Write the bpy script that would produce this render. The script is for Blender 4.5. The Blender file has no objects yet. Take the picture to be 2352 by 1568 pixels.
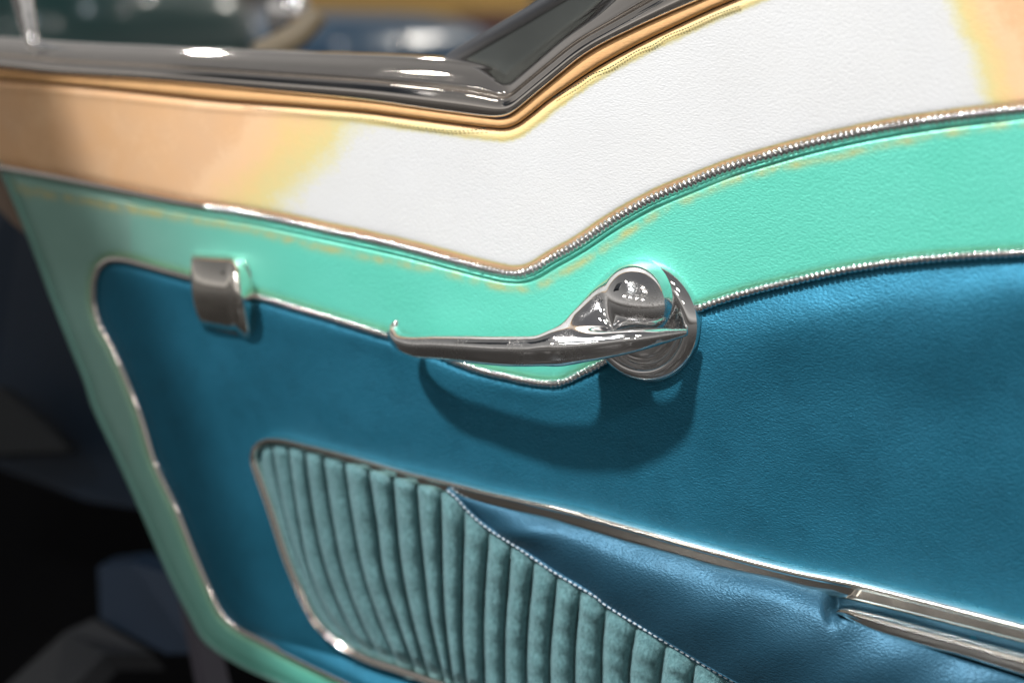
import bpy, bmesh, math, random
import numpy as np
from mathutils import Vector, Matrix
random.seed(4); rng = np.random.default_rng(4)
S = bpy.context.scene
COL = S.collection

# ------------------------------------------------------------------ camera
# World frame: X runs along the door, Z is up, the door's inner face lies near Y = 0
# and faces -Y.  ORG is the middle of the inside handle.
F = 50 / 36 * 2352                      # focal length in the 2352 px measuring frame
Xc = Vector((.847, -.162, .506)).normalized()
Zc = Vector((.036, .9675, .25)); Zc = (Zc - Zc.dot(Xc) * Xc).normalized()
Yc = Zc.cross(Xc)
M = Matrix((Xc, Yc, Zc)).transposed()   # world -> camera
ORG = Vector((0, 0, .80))
D0 = .69
pc = Vector(((1490 - 1176) / F * D0, (784 - 740) / F * D0, -D0))
CAM = ORG - M.transposed() @ pc
cam = bpy.data.cameras.new('camera'); camo = bpy.data.objects.new('camera', cam); COL.objects.link(camo)
cam.lens = 50; cam.sensor_width = 36; cam.clip_start = .02; cam.clip_end = 200
mw = M.transposed().to_4x4(); mw.translation = CAM; camo.matrix_world = mw
cam.dof.use_dof = True; cam.dof.focus_distance = .672; cam.dof.aperture_fstop = 3.4
cam.dof.aperture_blades = 9
S.camera = camo
MT = np.array(M.transposed()); CAMN = np.array(CAM)

# ------------------------------------------------------------------ world, lamps, exposure
W = bpy.data.worlds.new('World'); S.world = W; W.use_nodes = True
nt = W.node_tree; bg = nt.nodes['Background']
tc = nt.nodes.new('ShaderNodeTexCoord'); sx = nt.nodes.new('ShaderNodeSeparateXYZ')
mr = nt.nodes.new('ShaderNodeMapRange'); mr.inputs['From Min'].default_value = -1
cr = nt.nodes.new('ShaderNodeValToRGB')
cr.color_ramp.elements[0].position = .40; cr.color_ramp.elements[0].color = (.045, .042, .039, 1)
cr.color_ramp.elements[1].position = 1; cr.color_ramp.elements[1].color = (.085, .085, .09, 1)
for p_, c_ in ((.49, (.065, .060, .056)), (.54, (.36, .345, .33)), (.62, (.20, .195, .19)), (.80, (.115, .114, .113))):  # bright horizon band added to give the chrome contrast
    e = cr.color_ramp.elements.new(p_); e.color = (*c_, 1)
nt.links.new(tc.outputs['Generated'], sx.inputs[0]); nt.links.new(sx.outputs['Z'], mr.inputs['Value'])
nt.links.new(mr.outputs[0], cr.inputs[0]); nt.links.new(cr.outputs[0], bg.inputs['Color'])
bg.inputs['Strength'].default_value = 1.5
S.view_settings.view_transform = 'Standard'; S.view_settings.look = 'None'
S.view_settings.exposure = 0; S.view_settings.gamma = 1

def aim(o, target):
    o.rotation_euler = (Vector(target) - o.location).to_track_quat('-Z', 'Y').to_euler()
def lamp(name, kind, loc, target, energy, color=(1, 1, 1), **kw):
    l = bpy.data.lights.new(name, kind); o = bpy.data.objects.new(name, l); COL.objects.link(o)
    l.energy = energy; l.color = color
    for k, v in kw.items(): setattr(l, k, v)
    o.location = loc; aim(o, target); return o
# the hall's ceiling spotlight that makes the bright pool, and unseen lamps added for fill and chrome streaks
KEY = ORG + Vector((-.72, -1.25, 1.92))
lamp('hall_spotlight', 'SPOT', KEY, ORG + Vector((.06, 0, .15)), 395, (1, .985, .97),
     spot_size=math.radians(32.5), spot_blend=1.0, shadow_soft_size=.065)
lamp('added_lamp', 'AREA', ORG + Vector((.9, -1.6, 2.3)), ORG, 4, (1, .93, .85), shape='RECTANGLE', size=.30, size_y=.08)
lamp('added_lamp', 'AREA', ORG + Vector((-1.5, -1.2, 2.4)), ORG, 4, (1, .95, .9), shape='RECTANGLE', size=.35, size_y=.08)
lamp('added_lamp', 'AREA', ORG + Vector((.3, 1.2, 2.4)), ORG, 8, (.86, .93, 1), shape='RECTANGLE', size=.5, size_y=.07)
lamp('added_lamp', 'AREA', ORG + Vector((-.6, -2.6, 2.4)), ORG, 17, (.9, .95, 1), shape='RECTANGLE', size=.7, size_y=.10)
lamp('added_lamp', 'AREA', ORG + Vector((1.6, -2.2, 2.4)), ORG, 7, (1, .95, .9), shape='RECTANGLE', size=.5, size_y=.10)
lamp('added_lamp', 'AREA', ORG + Vector((-2.2, 1.6, 2.6)), ORG, 4, (1, .95, .88), shape='DISK', size=.16)
for dx, dy, dz in ((-3.2, 2.6, 1.5), (-1.9, 2.2, 1.3), (-.9, 2.9, 2.1), (.3, 2.5, 1.9)):
    lamp('added_lamp', 'AREA', ORG + Vector((dx, dy, dz)), ORG, 3, (1, .95, .9), shape='RECTANGLE', size=.06, size_y=.03)
for dx in (-2.4, -.6, 1.2, 3.0):
    lamp('added_lamp', 'AREA', ORG + Vector((dx, -5.2, 2.1)), ORG, 7, (1, .96, .92), shape='RECTANGLE', size=.6, size_y=.07)
lamp('added_lamp', 'AREA', ORG + Vector((-1.2, 4.6, 2.0)), ORG + Vector((-2.2, 2.4, 0)), 16, (1, .94, .85), shape='RECTANGLE', size=.6, size_y=.3)

# ------------------------------------------------------------------ measuring helpers
def un(px, py, off=0.):
    """Photo pixels (2352 frame) -> world points on the sheet that lies OFF metres in front of the door plane."""
    px = np.asarray(px, float); py = np.asarray(py, float); off = np.asarray(off, float)
    px, py, off = np.broadcast_arrays(px, py, off)
    d = np.stack([(px - 1176) / F, (784 - py) / F, -np.ones_like(px)], -1) @ MT.T
    t = (-off - CAMN[1]) / d[..., 1]
    return CAMN + d * t[..., None]
def P(px, py, depth):
    d = np.array([(px - 1176) / F, (784 - py) / F, -1.0]) @ MT.T
    return Vector(CAMN + d * depth)
def z1(*p): return [(x / 2, y / 2) for x, y in p]
def z2(*p): return [(x * .41016 + 918.75, y * .41016) for x, y in p]
def z3(*p): return [(x * .5039 + 1561.9, y * .5039) for x, y in p]
def z4(*p): return [(x * .41016, y * .41016 + 367.5) for x, y in p]
def z5(*p): return [(x * .38082 + 826.9, y * .38082 + 551.25) for x, y in p]
def z6(*p): return [(x * .41427, y * .41427 + 918.75) for x, y in p]
def z7(*p): return [(x * .37913 + 551.25, y * .37913 + 973.9) for x, y in p]
def z8(*p): return [(x * .45313 + 1286.25, y * .45313 + 918.75) for x, y in p]

def spline(pts, n, closed=False):
    """centripetal Catmull-Rom through pts, resampled to n points of equal length"""
    p = np.array(pts, float)
    ext = np.vstack([2 * p[0] - p[1], p, 2 * p[-1] - p[-2]])
    out = []
    for i in range(1, len(ext) - 2):
        a, b, c, d = ext[i - 1], ext[i], ext[i + 1], ext[i + 2]
        t0 = 0; t1 = t0 + max(np.linalg.norm(b - a), 1e-9) ** .5; t2 = t1 + max(np.linalg.norm(c - b), 1e-9) ** .5; t3 = t2 + max(np.linalg.norm(d - c), 1e-9) ** .5
        for t in np.linspace(t1, t2, 24, endpoint=False):
            A1 = (t1 - t) / (t1 - t0) * a + (t - t0) / (t1 - t0) * b; A2 = (t2 - t) / (t2 - t1) * b + (t - t1) / (t2 - t1) * c
            A3 = (t3 - t) / (t3 - t2) * c + (t - t2) / (t3 - t2) * d
            B1 = (t2 - t) / (t2 - t0) * A1 + (t - t0) / (t2 - t0) * A2; B2 = (t3 - t) / (t3 - t1) * A2 + (t - t1) / (t3 - t1) * A3
            out.append((t2 - t) / (t2 - t1) * B1 + (t - t1) / (t2 - t1) * B2)
    out.append(p[-1]); out = np.array(out)
    return resample(out, n)
def resample(q, n):
    s = np.concatenate([[0], np.cumsum(np.linalg.norm(np.diff(q, axis=0), axis=1))])
    u = np.linspace(0, s[-1], n) if np.isscalar(n) else np.asarray(n) * s[-1]
    return np.stack([np.interp(u, s, q[:, k]) for k in range(q.shape[1])], 1)
def yx(curve):
    c = curve[np.argsort(curve[:, 0], kind='stable')]
    return lambda x: np.interp(x, c[:, 0], c[:, 1])
def dist(px, py, curve):
    """distance in pixels to a polyline given as dense points"""
    c = curve; out = np.full(px.shape, 1e9)
    a = c[:-1]; b = c[1:]
    for i in range(len(a)):
        ab = b[i] - a[i]; L = ab @ ab + 1e-12
        t = np.clip(((px - a[i, 0]) * ab[0] + (py - a[i, 1]) * ab[1]) / L, 0, 1)
        dx = px - a[i, 0] - t * ab[0]; dy = py - a[i, 1] - t * ab[1]
        np.minimum(out, np.hypot(dx, dy), out=out)
    return out

# ------------------------------------------------------------------ object helpers
def props(o, label=None, cat=None, group=None, kind=None):
    for k, v in (('label', label), ('category', cat), ('group', group), ('kind', kind)):
        if v: o[k] = v
    return o
def empty(name, loc, label, cat, group=None):
    o = bpy.data.objects.new(name, None); COL.objects.link(o); o.location = loc
    o.empty_display_size = .02
    return props(o, label, cat, group)
def root_loc(p):
    l = Vector((0, 0, 0))
    while p: l += p.location; p = p.parent
    return l
def mesh(name, verts, faces, mat, parent=None, smooth=True, attrs=None, label=None):
    verts = np.asarray(verts, float)
    if parent: verts = verts - np.array(root_loc(parent))
    me = bpy.data.meshes.new(name); me.from_pydata([tuple(v) for v in verts], [], [tuple(int(i) for i in f) for f in faces])
    me.materials.append(mat)
    if smooth: me.polygons.foreach_set('use_smooth', [True] * len(me.polygons))
    for k, v in (attrs or {}).items():
        a = me.attributes.new(k, 'FLOAT', 'POINT'); a.data.foreach_set('value', np.asarray(v, np.float32).ravel())
    me.update()
    o = bpy.data.objects.new(name, me); COL.objects.link(o)
    if parent: o.parent = parent
    if label: o['label'] = label
    return o
def gridfaces(n, m, close_m=False, close_n=False):
    f = []
    for i in range(n if close_n else n - 1):
        for j in range(m if close_m else m - 1):
            a = i * m + j; b = i * m + (j + 1) % m; i2 = (i + 1) % n
            f.append((a, b, i2 * m + (j + 1) % m, i2 * m + j))
    return f
def solid(name, grid, thick, mat, parent, attrs=None, label=None):
    """a sheet (n x m x 3 grid, seen from -Y) with a turned-back edge THICK metres deep, so it is no bare paper"""
    n, m = grid.shape[:2]
    back = grid.copy(); back[..., 1] = grid[..., 1].max() + thick
    rim = [(i, 0) for i in range(n)] + [(n - 1, j) for j in range(1, m)] + [(i, m - 1) for i in range(n - 2, -1, -1)] + [(0, j) for j in range(m - 2, 0, -1)]
    v = grid.reshape(-1, 3); f = gridfaces(n, m); k = len(v)
    rb = np.array([back[i, j] for i, j in rim]); v = np.vstack([v, rb])
    R = len(rim)
    for q in range(R):
        a = rim[q][0] * m + rim[q][1]; b = rim[(q + 1) % R][0] * m + rim[(q + 1) % R][1]
        f.append((b, a, k + q, k + (q + 1) % R))
    at = {kk: np.concatenate([np.asarray(vv).ravel(), [np.asarray(vv)[i, j] for i, j in rim]]) for kk, vv in (attrs or {}).items()}
    return mesh(name, v, f, mat, parent, True, at, label)
def tangent_frames(pts):
    t = np.gradient(pts, axis=0); t /= np.linalg.norm(t, axis=1)[:, None] + 1e-12
    o = np.tile(np.array([0, -1., 0]), (len(pts), 1))
    w = np.cross(o, t); w /= np.linalg.norm(w, axis=1)[:, None]       # across, in the door plane
    o = np.cross(t, w)
    return t, w, o
def sweep(name, pts, prof, mat, parent, widths=1., heights=1., close=True, caps=True, label=None, smooth=True):
    """PROF: list of (across, out) in metres, swept along world points"""
    t, w, o = tangent_frames(pts); n = len(pts); prof = np.array(prof, float); m = len(prof)
    wd = np.broadcast_to(np.asarray(widths, float), (n,)); hd = np.broadcast_to(np.asarray(heights, float), (n,))
    g = pts[:, None, :] + w[:, None, :] * (prof[None, :, 0] * wd[:, None])[..., None] + o[:, None, :] * (prof[None, :, 1] * hd[:, None])[..., None]
    f = gridfaces(n, m, close_m=close)
    if caps and close: f += [tuple(range(m - 1, -1, -1)), tuple((n - 1) * m + j for j in range(m))]
    return mesh(name, g.reshape(-1, 3), f, mat, parent, smooth, None, label)
def circ(r, n=12, sx=1., so=1.): return [(r * sx * math.cos(2 * math.pi * k / n), r * so * math.sin(2 * math.pi * k / n)) for k in range(n)]

# ------------------------------------------------------------------ materials
def newmat(name):
    m = bpy.data.materials.new(name); m.use_nodes = True
    return m, m.node_tree, m.node_tree.nodes['Principled BSDF']
def node(t, kind, **kw):
    n = t.nodes.new(kind)
    for k, v in kw.items():
        if k in n.inputs: n.inputs[k].default_value = v
        else: setattr(n, k, v)
    return n
def ramp(t, src, stops):
    r = t.nodes.new('ShaderNodeValToRGB'); el = r.color_ramp.elements
    while len(el) < len(stops): el.new(.5)
    for e, (p, c) in zip(el, stops):
        e.position = p; e.color = (*c, 1) if len(c) == 3 else c
    t.links.new(src, r.inputs[0]); return r.outputs[0]
def math_(t, op, a, b=None, clamp=False):
    n = t.nodes.new('ShaderNodeMath'); n.operation = op; n.use_clamp = clamp
    for i, s in enumerate((a, b)):
        if s is None: continue
        if hasattr(s, 'is_linked'): t.links.new(s, n.inputs[i])
        else: n.inputs[i].default_value = s
    return n.outputs[0]
def mix(t, fac, a, b, mode='MIX'):
    n = t.nodes.new('ShaderNodeMix'); n.data_type = 'RGBA'; n.blend_type = mode
    for i, s in ((0, fac), (6, a), (7, b)):
        if hasattr(s, 'is_linked'): t.links.new(s, n.inputs[i])
        else: n.inputs[i].default_value = (*s, 1) if isinstance(s, tuple) else s
    return n.outputs[2]
def attr(t, name):
    n = t.nodes.new('ShaderNodeAttribute'); n.attribute_name = name; return n.outputs['Fac']
def coords(t, scale=(1, 1, 1), rot=(0, 0, 0)):
    c = t.nodes.new('ShaderNodeTexCoord'); m = t.nodes.new('ShaderNodeMapping')
    m.inputs['Scale'].default_value = scale; m.inputs['Rotation'].default_value = rot
    t.links.new(c.outputs['Object'], m.inputs['Vector']); return m.outputs[0]
def noise(t, vec, scale, detail=3, rough=.55):
    n = node(t, 'ShaderNodeTexNoise', Scale=scale, Detail=detail, Roughness=rough); t.links.new(vec, n.inputs['Vector']); return n.outputs['Fac']
def grain(t, bsdf, strength=.5, scale=1150., dist_=.00025):
    """pressed leather grain: small cells drawn out along the door"""
    v = coords(t, (.62, 1, 1.25), (0, math.radians(-12), 0))
    warp = node(t, 'ShaderNodeTexNoise', Scale=420., Detail=2.); t.links.new(v, warp.inputs['Vector'])
    vm = node(t, 'ShaderNodeVectorMath', operation='MULTIPLY_ADD'); vm.inputs[1].default_value = (.0011,) * 3
    t.links.new(warp.outputs['Color'], vm.inputs[0]); t.links.new(v, vm.inputs[2])
    vo = node(t, 'ShaderNodeTexVoronoi', Scale=scale); vo.feature = 'SMOOTH_F1'; t.links.new(vm.outputs[0], vo.inputs['Vector'])
    fine = noise(t, v, 2600, 3, .6)
    h = math_(t, 'ADD', math_(t, 'MULTIPLY', vo.outputs['Distance'], -1.0), math_(t, 'MULTIPLY', fine, .35))
    wr = noise(t, v, 70, 3, .6)
    h2 = math_(t, 'ADD', h, math_(t, 'MULTIPLY', wr, .55))
    b = node(t, 'ShaderNodeBump', Strength=strength, Distance=dist_); t.links.new(h2, b.inputs['Height'])
    t.links.new(b.outputs[0], bsdf.inputs['Normal'])
    return vo.outputs['Distance']
def lin(r, g, b):
    f = lambda c: (c / 255 / 12.92) if c / 255 <= .04045 else ((c / 255 + .055) / 1.055) ** 2.4
    return (f(r), f(g), f(b))

def chrome(name, tint=(.93, .925, .92), rough=.035, pits=0., smear=.08):
    m, t, b = newmat(name)
    b.inputs['Metallic'].default_value = 1
    v = coords(t)
    n1 = noise(t, v, 90, 4, .6); n2 = noise(t, v, 1500, 3, .7)
    r = math_(t, 'ADD', rough, math_(t, 'MULTIPLY', math_(t, 'POWER', n1, 3.), smear))
    col = mix(t, n1, tuple(c * .92 for c in tint), tint)
    if pits:
        zone = math_(t, 'MULTIPLY', ramp(t, noise(t, v, 55, 2, .5), [(.42, (0, 0, 0)), (.62, (1, 1, 1))]), 1.0)
        pm = math_(t, 'MULTIPLY', ramp(t, n2, [(.50, (0, 0, 0)), (.60, (1, 1, 1))]), zone)
        pm = math_(t, 'MULTIPLY', pm, pits)
        col = mix(t, pm, col, (.42, .40, .37)); r = math_(t, 'ADD', r, math_(t, 'MULTIPLY', pm, .42))
        bp = node(t, 'ShaderNodeBump', Strength=.06, Distance=.00005); t.links.new(pm, bp.inputs['Height']); bp.invert = True
        t.links.new(bp.outputs[0], b.inputs['Normal'])
    t.links.new(r, b.inputs['Roughness']); t.links.new(col, b.inputs['Base Color'])
    return m
CHROME = chrome('polished_chrome'); CHROME_OLD = chrome('pitted_chrome', rough=.03, pits=.7); CHROME_RAIL = chrome('rail_chrome', (.93, .87, .81), .035, .15, .07)
CHROME_WARM = chrome('warm_chrome', (.92, .88, .81), .07, .15, .06)

def vinyl_cream():
    m, t, b = newmat('cream_vinyl_falloff')
    d = grain(t, b, .55)
    v = coords(t)
    # light falloff painted in as yellow to tan: strongest along the seams and at both ends of the panel
    y = attr(t, 'falloff_tint')
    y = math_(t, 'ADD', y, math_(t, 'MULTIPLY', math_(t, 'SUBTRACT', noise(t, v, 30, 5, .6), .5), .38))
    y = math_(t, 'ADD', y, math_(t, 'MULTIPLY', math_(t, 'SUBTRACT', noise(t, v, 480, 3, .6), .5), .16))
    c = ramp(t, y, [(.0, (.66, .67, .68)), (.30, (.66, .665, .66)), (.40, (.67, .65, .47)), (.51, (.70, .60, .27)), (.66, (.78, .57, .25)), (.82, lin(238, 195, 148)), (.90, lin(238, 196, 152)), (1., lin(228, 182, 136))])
    c = mix(t, math_(t, 'MULTIPLY', ramp(t, noise(t, v, 14, 5, .65), [(.38, (0, 0, 0)), (.72, (1, 1, 1))]), .16), c, (.46, .46, .46))
    spots = ramp(t, noise(t, v, 130, 5, .7), [(.70, (0, 0, 0)), (.80, (1, 1, 1))])
    c = mix(t, math_(t, 'MULTIPLY', spots, .25), c, (.30, .27, .20))
    t.links.new(c, b.inputs['Base Color'])
    b.inputs['Roughness'].default_value = .46; b.inputs['Specular IOR Level'].default_value = .35
    return m
def vinyl_mint():
    m, t, b = newmat('mint_vinyl')
    grain(t, b, .8)
    v = coords(t)
    base = mix(t, noise(t, v, 26, 3), lin(94, 210, 184), lin(110, 218, 198))
    base = mix(t, attr(t, 'front_grey'), base, mix(t, noise(t, v, 60, 4), lin(122, 166, 154), lin(138, 180, 168)))
    # dull orange bleed marks that follow the seam line under the upper piping
    line = attr(t, 'bleed')
    blot = ramp(t, noise(t, v, 105, 3, .5), [(.34, (.08, .08, .08)), (.70, (1, 1, 1))])
    base = mix(t, math_(t, 'MULTIPLY', math_(t, 'MULTIPLY', line, blot), .70), base, lin(214, 188, 92))
    base = mix(t, math_(t, 'MULTIPLY', attr(t, 'edge'), .75), base, lin(150, 190, 120))
    t.links.new(base, b.inputs['Base Color'])
    b.inputs['Roughness'].default_value = .40; b.inputs['Specular IOR Level'].default_value = .8; b.inputs['Metallic'].default_value = .22
    return m
def vinyl_blue(name, a, c, rough=.46, st=.9, spec=.35, pearl=0.):
    m, t, b = newmat(name)
    d = grain(t, b, st)
    v = coords(t)
    col = mix(t, noise(t, v, 30, 5, .6), a, c)
    dirt = ramp(t, noise(t, v, 60, 6, .75), [(.48, (0, 0, 0)), (.75, (1, 1, 1))])
    col = mix(t, math_(t, 'MULTIPLY', dirt, .35), col, tuple(x * .45 for x in a))
    t.links.new(col, b.inputs['Base Color']); b.inputs['Metallic'].default_value = pearl
    rg = ramp(t, noise(t, v, 42, 6, .7), [(.3, (rough - .07,) * 3), (.7, (rough + .12,) * 3)]); t.links.new(rg, b.inputs['Roughness']); b.inputs['Specular IOR Level'].default_value = spec
    return m
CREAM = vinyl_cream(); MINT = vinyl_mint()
BLUE = vinyl_blue('blue_vinyl', (.014, .130, .205), (.020, .155, .250), .50, 1., .3, .5)
LEATHER = vinyl_blue('blue_leather', (.019, .082, .136), (.033, .110, .174), .46, .9, .3, .42)
def plain(name, col, rough=.5, metal=0., spec=.5, var=.15, scale=40):
    m, t, b = newmat(name)
    v = coords(t); n = noise(t, v, scale, 4, .6)
    c = mix(t, n, tuple(x * (1 - var) for x in col), tuple(min(1, x * (1 + var)) for x in col))
    t.links.new(c, b.inputs['Base Color']); b.inputs['Roughness'].default_value = rough
    b.inputs['Metallic'].default_value = metal; b.inputs['Specular IOR Level'].default_value = spec
    return m
def velour():
    m, t, b = newmat('teal_velour')
    v = coords(t, (1, 1, .55))
    n = noise(t, v, 620, 5, .75); n2 = noise(t, v, 300, 5, .75)
    c = mix(t, n2, lin(76, 118, 122), lin(128, 170, 174)); c = mix(t, ramp(t, n, [(.40, (0, 0, 0)), (.66, (.8, .8, .8))]), c, lin(56, 90, 95))
    t.links.new(c, b.inputs['Base Color']); b.inputs['Roughness'].default_value = .85
    b.inputs['Sheen Weight'].default_value = .35; b.inputs['Sheen Roughness'].default_value = .4; b.inputs['Sheen Tint'].default_value = (.5, .75, .8, 1)
    b.inputs['Specular IOR Level'].default_value = .2
    h = math_(t, 'ADD', n, math_(t, 'MULTIPLY', n2, 1.4))
    bp = node(t, 'ShaderNodeBump', Strength=.9, Distance=.0011); t.links.new(h, bp.inputs['Height']); t.links.new(bp.outputs[0], b.inputs['Normal'])
    return m
VELOUR = velour()
TAN = vinyl_blue('tan_vinyl_binding', lin(212, 160, 108), lin(226, 182, 128), .6, .5, .25)
THREAD = plain('pale_thread', (.55, .62, .68), .7)
THREAD_DK = plain('dark_thread', (.05, .07, .06), .8)
SEAM = plain('dark_seam', (.025, .022, .018), .8)
MINT_PAINT = plain('mint_enamel', lin(112, 160, 148), .35)
NAVY = plain('navy_trim', (.003, .014, .032), .5); NAVY_LT = plain('navy_vinyl', (.006, .022, .05), .5)
BLACK = plain('black_carpet', (.0045, .0045, .005), 1., spec=.05)
GREY = plain('grey_scuff_plate', (.020, .022, .026), .6, .0)

# ------------------------------------------------------------------ the door
DOOR = empty('car_door_lining', ORG + Vector((-.45, 0, -.42)), 'two-tone car door lining of white, mint and blue vinyl with chrome trim', 'car door')

upper = spline([(-260, 335), (-120, 362), (0, 384), (110, 404), (240, 430), (400, 463), (600, 497), (750, 529), (919, 566), (1042, 598), (1124, 619), (1165, 627), (1195, 628), (1225, 619),
                (1267, 594), (1329, 559), (1411, 504.5), (1493, 459), (1575, 424), (1663, 389), (1763, 358), (1864, 330), (2015, 297), (2167, 273), (2352, 251), (2520, 236), (2700, 226)], 500)
lower_top = [(217, 700), (216, 672), (218, 645), (228, 616), (250, 598), (285, 597), (330, 608), (369, 619), (435, 637), (520, 660), (595, 681), (735, 722), (827, 750), (888, 769), (990, 806), (1093, 846), (1170, 865), (1208, 873), (1250, 879), (1290, 877), (1335, 857), (1379, 835), (1450, 792), (1530, 744), (1612, 705),
             (1713, 672), (1814, 647), (1965, 615), (2116, 595), (2267, 584), (2352, 580), (2520, 574), (2700, 574)]
lower_bot = [(217, 700), (230, 745), (262, 805), (320, 945), (356, 1060), (406, 1167), (447, 1271), (489, 1366), (512, 1410), (545, 1440), (601, 1470), (704, 1522), (787, 1561), (860, 1596), (1000, 1660), (1250, 1770)]
lower_full = spline(lower_bot[::-1] + lower_top[1:], 900)
ltop = spline(lower_top, 700); lbot = spline(lower_bot, 300)
outer_left = spline([(-60, 250), (8, 388), (74, 544), (123, 675), (164, 778), (205, 880), (220, 927), (269, 1031), (331, 1167), (394, 1312), (447, 1416), (470, 1458), (500, 1486), (559, 1522), (646, 1563), (750, 1612), (900, 1676), (1300, 1850), (2700, 2300)], 400)
rail_in = [(-260, 78), (0, 86), (150, 97), (350, 107), (550, 115), (700, 121), (900, 128), (1050, 137), (1130, 152), (1161, 172)]
rail_in2 = [(1161, 172), (1222, 123), (1288, 70), (1349, 25), (1374, 4), (1460, -70), (1600, -175)]
rail_out = [(-260, 142), (0, 160), (125, 174), (350, 188), (600, 210), (850, 234), (1000, 255), (1100, 268), (1145, 274), (1166, 271), (1181, 260), (1230, 219), (1288, 171), (1329, 138), (1370, 111), (1452, 70), (1534, 33), (1608, 2), (1750, -55), (1900, -108)]
seam = [(-260, 170), (0, 183), (100, 190), (200, 199), (350, 215), (500, 231), (700, 245), (850, 258), (919, 267), (1042, 283), (1124, 293), (1161, 294.5), (1185, 287), (1214, 267), (1255, 234), (1308, 197), (1370, 156), (1452, 110), (1534, 69), (1657, 12), (1800, -45), (1960, -100)]
railo = spline(rail_out, 420); seamc = spline(seam, 420)

# --- white upper panel
def topy(x):
    f = yx(seamc); return np.where(x > 1950, -100, f(x))
nx, ny = 420, 64
xs = np.concatenate([np.linspace(-260, 900, 130, endpoint=False), np.linspace(900, 1700, 200, endpoint=False), np.linspace(1700, 2650, 90)])
v = np.linspace(0, 1, ny); v = .5 - .5 * np.cos(np.pi * v) * (1 - .0)
X = np.repeat(xs[:, None], ny, 1)
Y = topy(xs)[:, None] * (1 - v) + yx(upper)(xs)[:, None] * v
dt = dist(X, Y, seamc); db = dist(X, Y, upper)
weltd = 27.
flange = 1 / (1 + np.exp((dt - weltd) / 2.2))                     # stitched hem below the rail
off = .0005 + .0030 * (1 - np.exp(-(db / 13) ** 2)) * (1 - np.exp(-(dt / 9.) ** 1.5)) + flange * .0005 - .0012 * np.exp(-((dt - weltd) / 3.5) ** 2) * .12
off += -.0010 * np.exp(-((db - 8) / 2.0) ** 2)
sm = lambda a, lo, hi: np.clip((a - lo) / (hi - lo), 0, 1) ** 2 * (3 - 2 * np.clip((a - lo) / (hi - lo), 0, 1))
yl = 1.05 - .95 * sm(X + (Y - 340) * .9, 380, 1010)                # the front end, coloured as if less lit
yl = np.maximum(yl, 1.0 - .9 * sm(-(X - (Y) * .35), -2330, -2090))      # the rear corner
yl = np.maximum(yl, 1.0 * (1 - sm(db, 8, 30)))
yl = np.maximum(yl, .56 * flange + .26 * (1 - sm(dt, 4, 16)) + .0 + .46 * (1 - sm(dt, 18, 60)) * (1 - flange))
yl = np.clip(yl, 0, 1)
g = un(X, Y, off)
solid('white_panel', g, .003, CREAM, DOOR, {'falloff_tint': yl}, 'white vinyl upper panel with light falloff painted yellow to tan')

# --- mint band and the strip down the front edge (lies under the blue panel)
n1_, n2_ = 420, 170
u1 = np.linspace(0, 1, n1_); ux = 2650 - (2650 - 8) * u1; O1 = np.stack([ux, yx(upper)(ux)], 1)
lx = 2650 - (2650 - 222) * u1; I1 = np.stack([lx, yx(spline(lower_top[3:], 700))(lx) + 26 * np.clip((lx - 222) / 60, 0, 1)], 1)
ol = outer_left[(outer_left[:, 1] > 388) & (outer_left[:, 0] < 1250)]
O2 = resample(ol, n2_); lb = lbot[lbot[:, 0] < 1200]; I2 = resample(np.vstack([[(222, 640)], lb[8:]]), n2_); I2[:, 0] += 18 * np.linspace(0, 1, n2_).clip(0, .1) * 10
I2[:, 1] -= 8 * np.linspace(0, 1, n2_)
OO = np.vstack([O1, O2[1:]]); II = np.vstack([I1, I2[1:]])
v = np.linspace(0, 1, 90); X = OO[:, None, 0] * (1 - v) + II[:, None, 0] * v; Y = OO[:, None, 1] * (1 - v) + II[:, None, 1] * v
du = dist(X, Y, upper); dl = dist(X, Y, lower_full); do = dist(X, Y, outer_left)
inside = (Y > yx(ltop)(X)) & (X > 217) & (Y < np.where(X < 1250, yx(lbot)(X), 9999))
lip = np.exp(-((du - 15.5) / 3.4) ** 2) * .0014 - np.exp(-((du - 21.5) / 2.0) ** 2) * .0014
off = .0002 + .0024 * (1 - np.exp(-(np.minimum(np.minimum(dl, do), du) / 13) ** 2)) + np.where(X > 300, lip, lip * .5)
off = np.where(inside, .0002 - .0012 * sm(dl, 0, 12), off)
bleed = np.exp(-((du - 37 - 5 * np.sin(X / 97.)) / 10.) ** 2) * np.where(X > 2600, 0, 1)
edge = np.exp(-(dl / 14) ** 2)
front_grey = np.clip(.95 * (1 - sm(X + (Y - 560) * -.12, 180, 760)) + .3 * (X < 300), 0, 1)  # greyer mint towards the front edge
solid('mint_band', un(X, Y, off)[:, ::-1], .004, MINT, DOOR, {'bleed': bleed[:, ::-1], 'edge': edge[:, ::-1], 'front_grey': front_grey[:, ::-1]})

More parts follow.
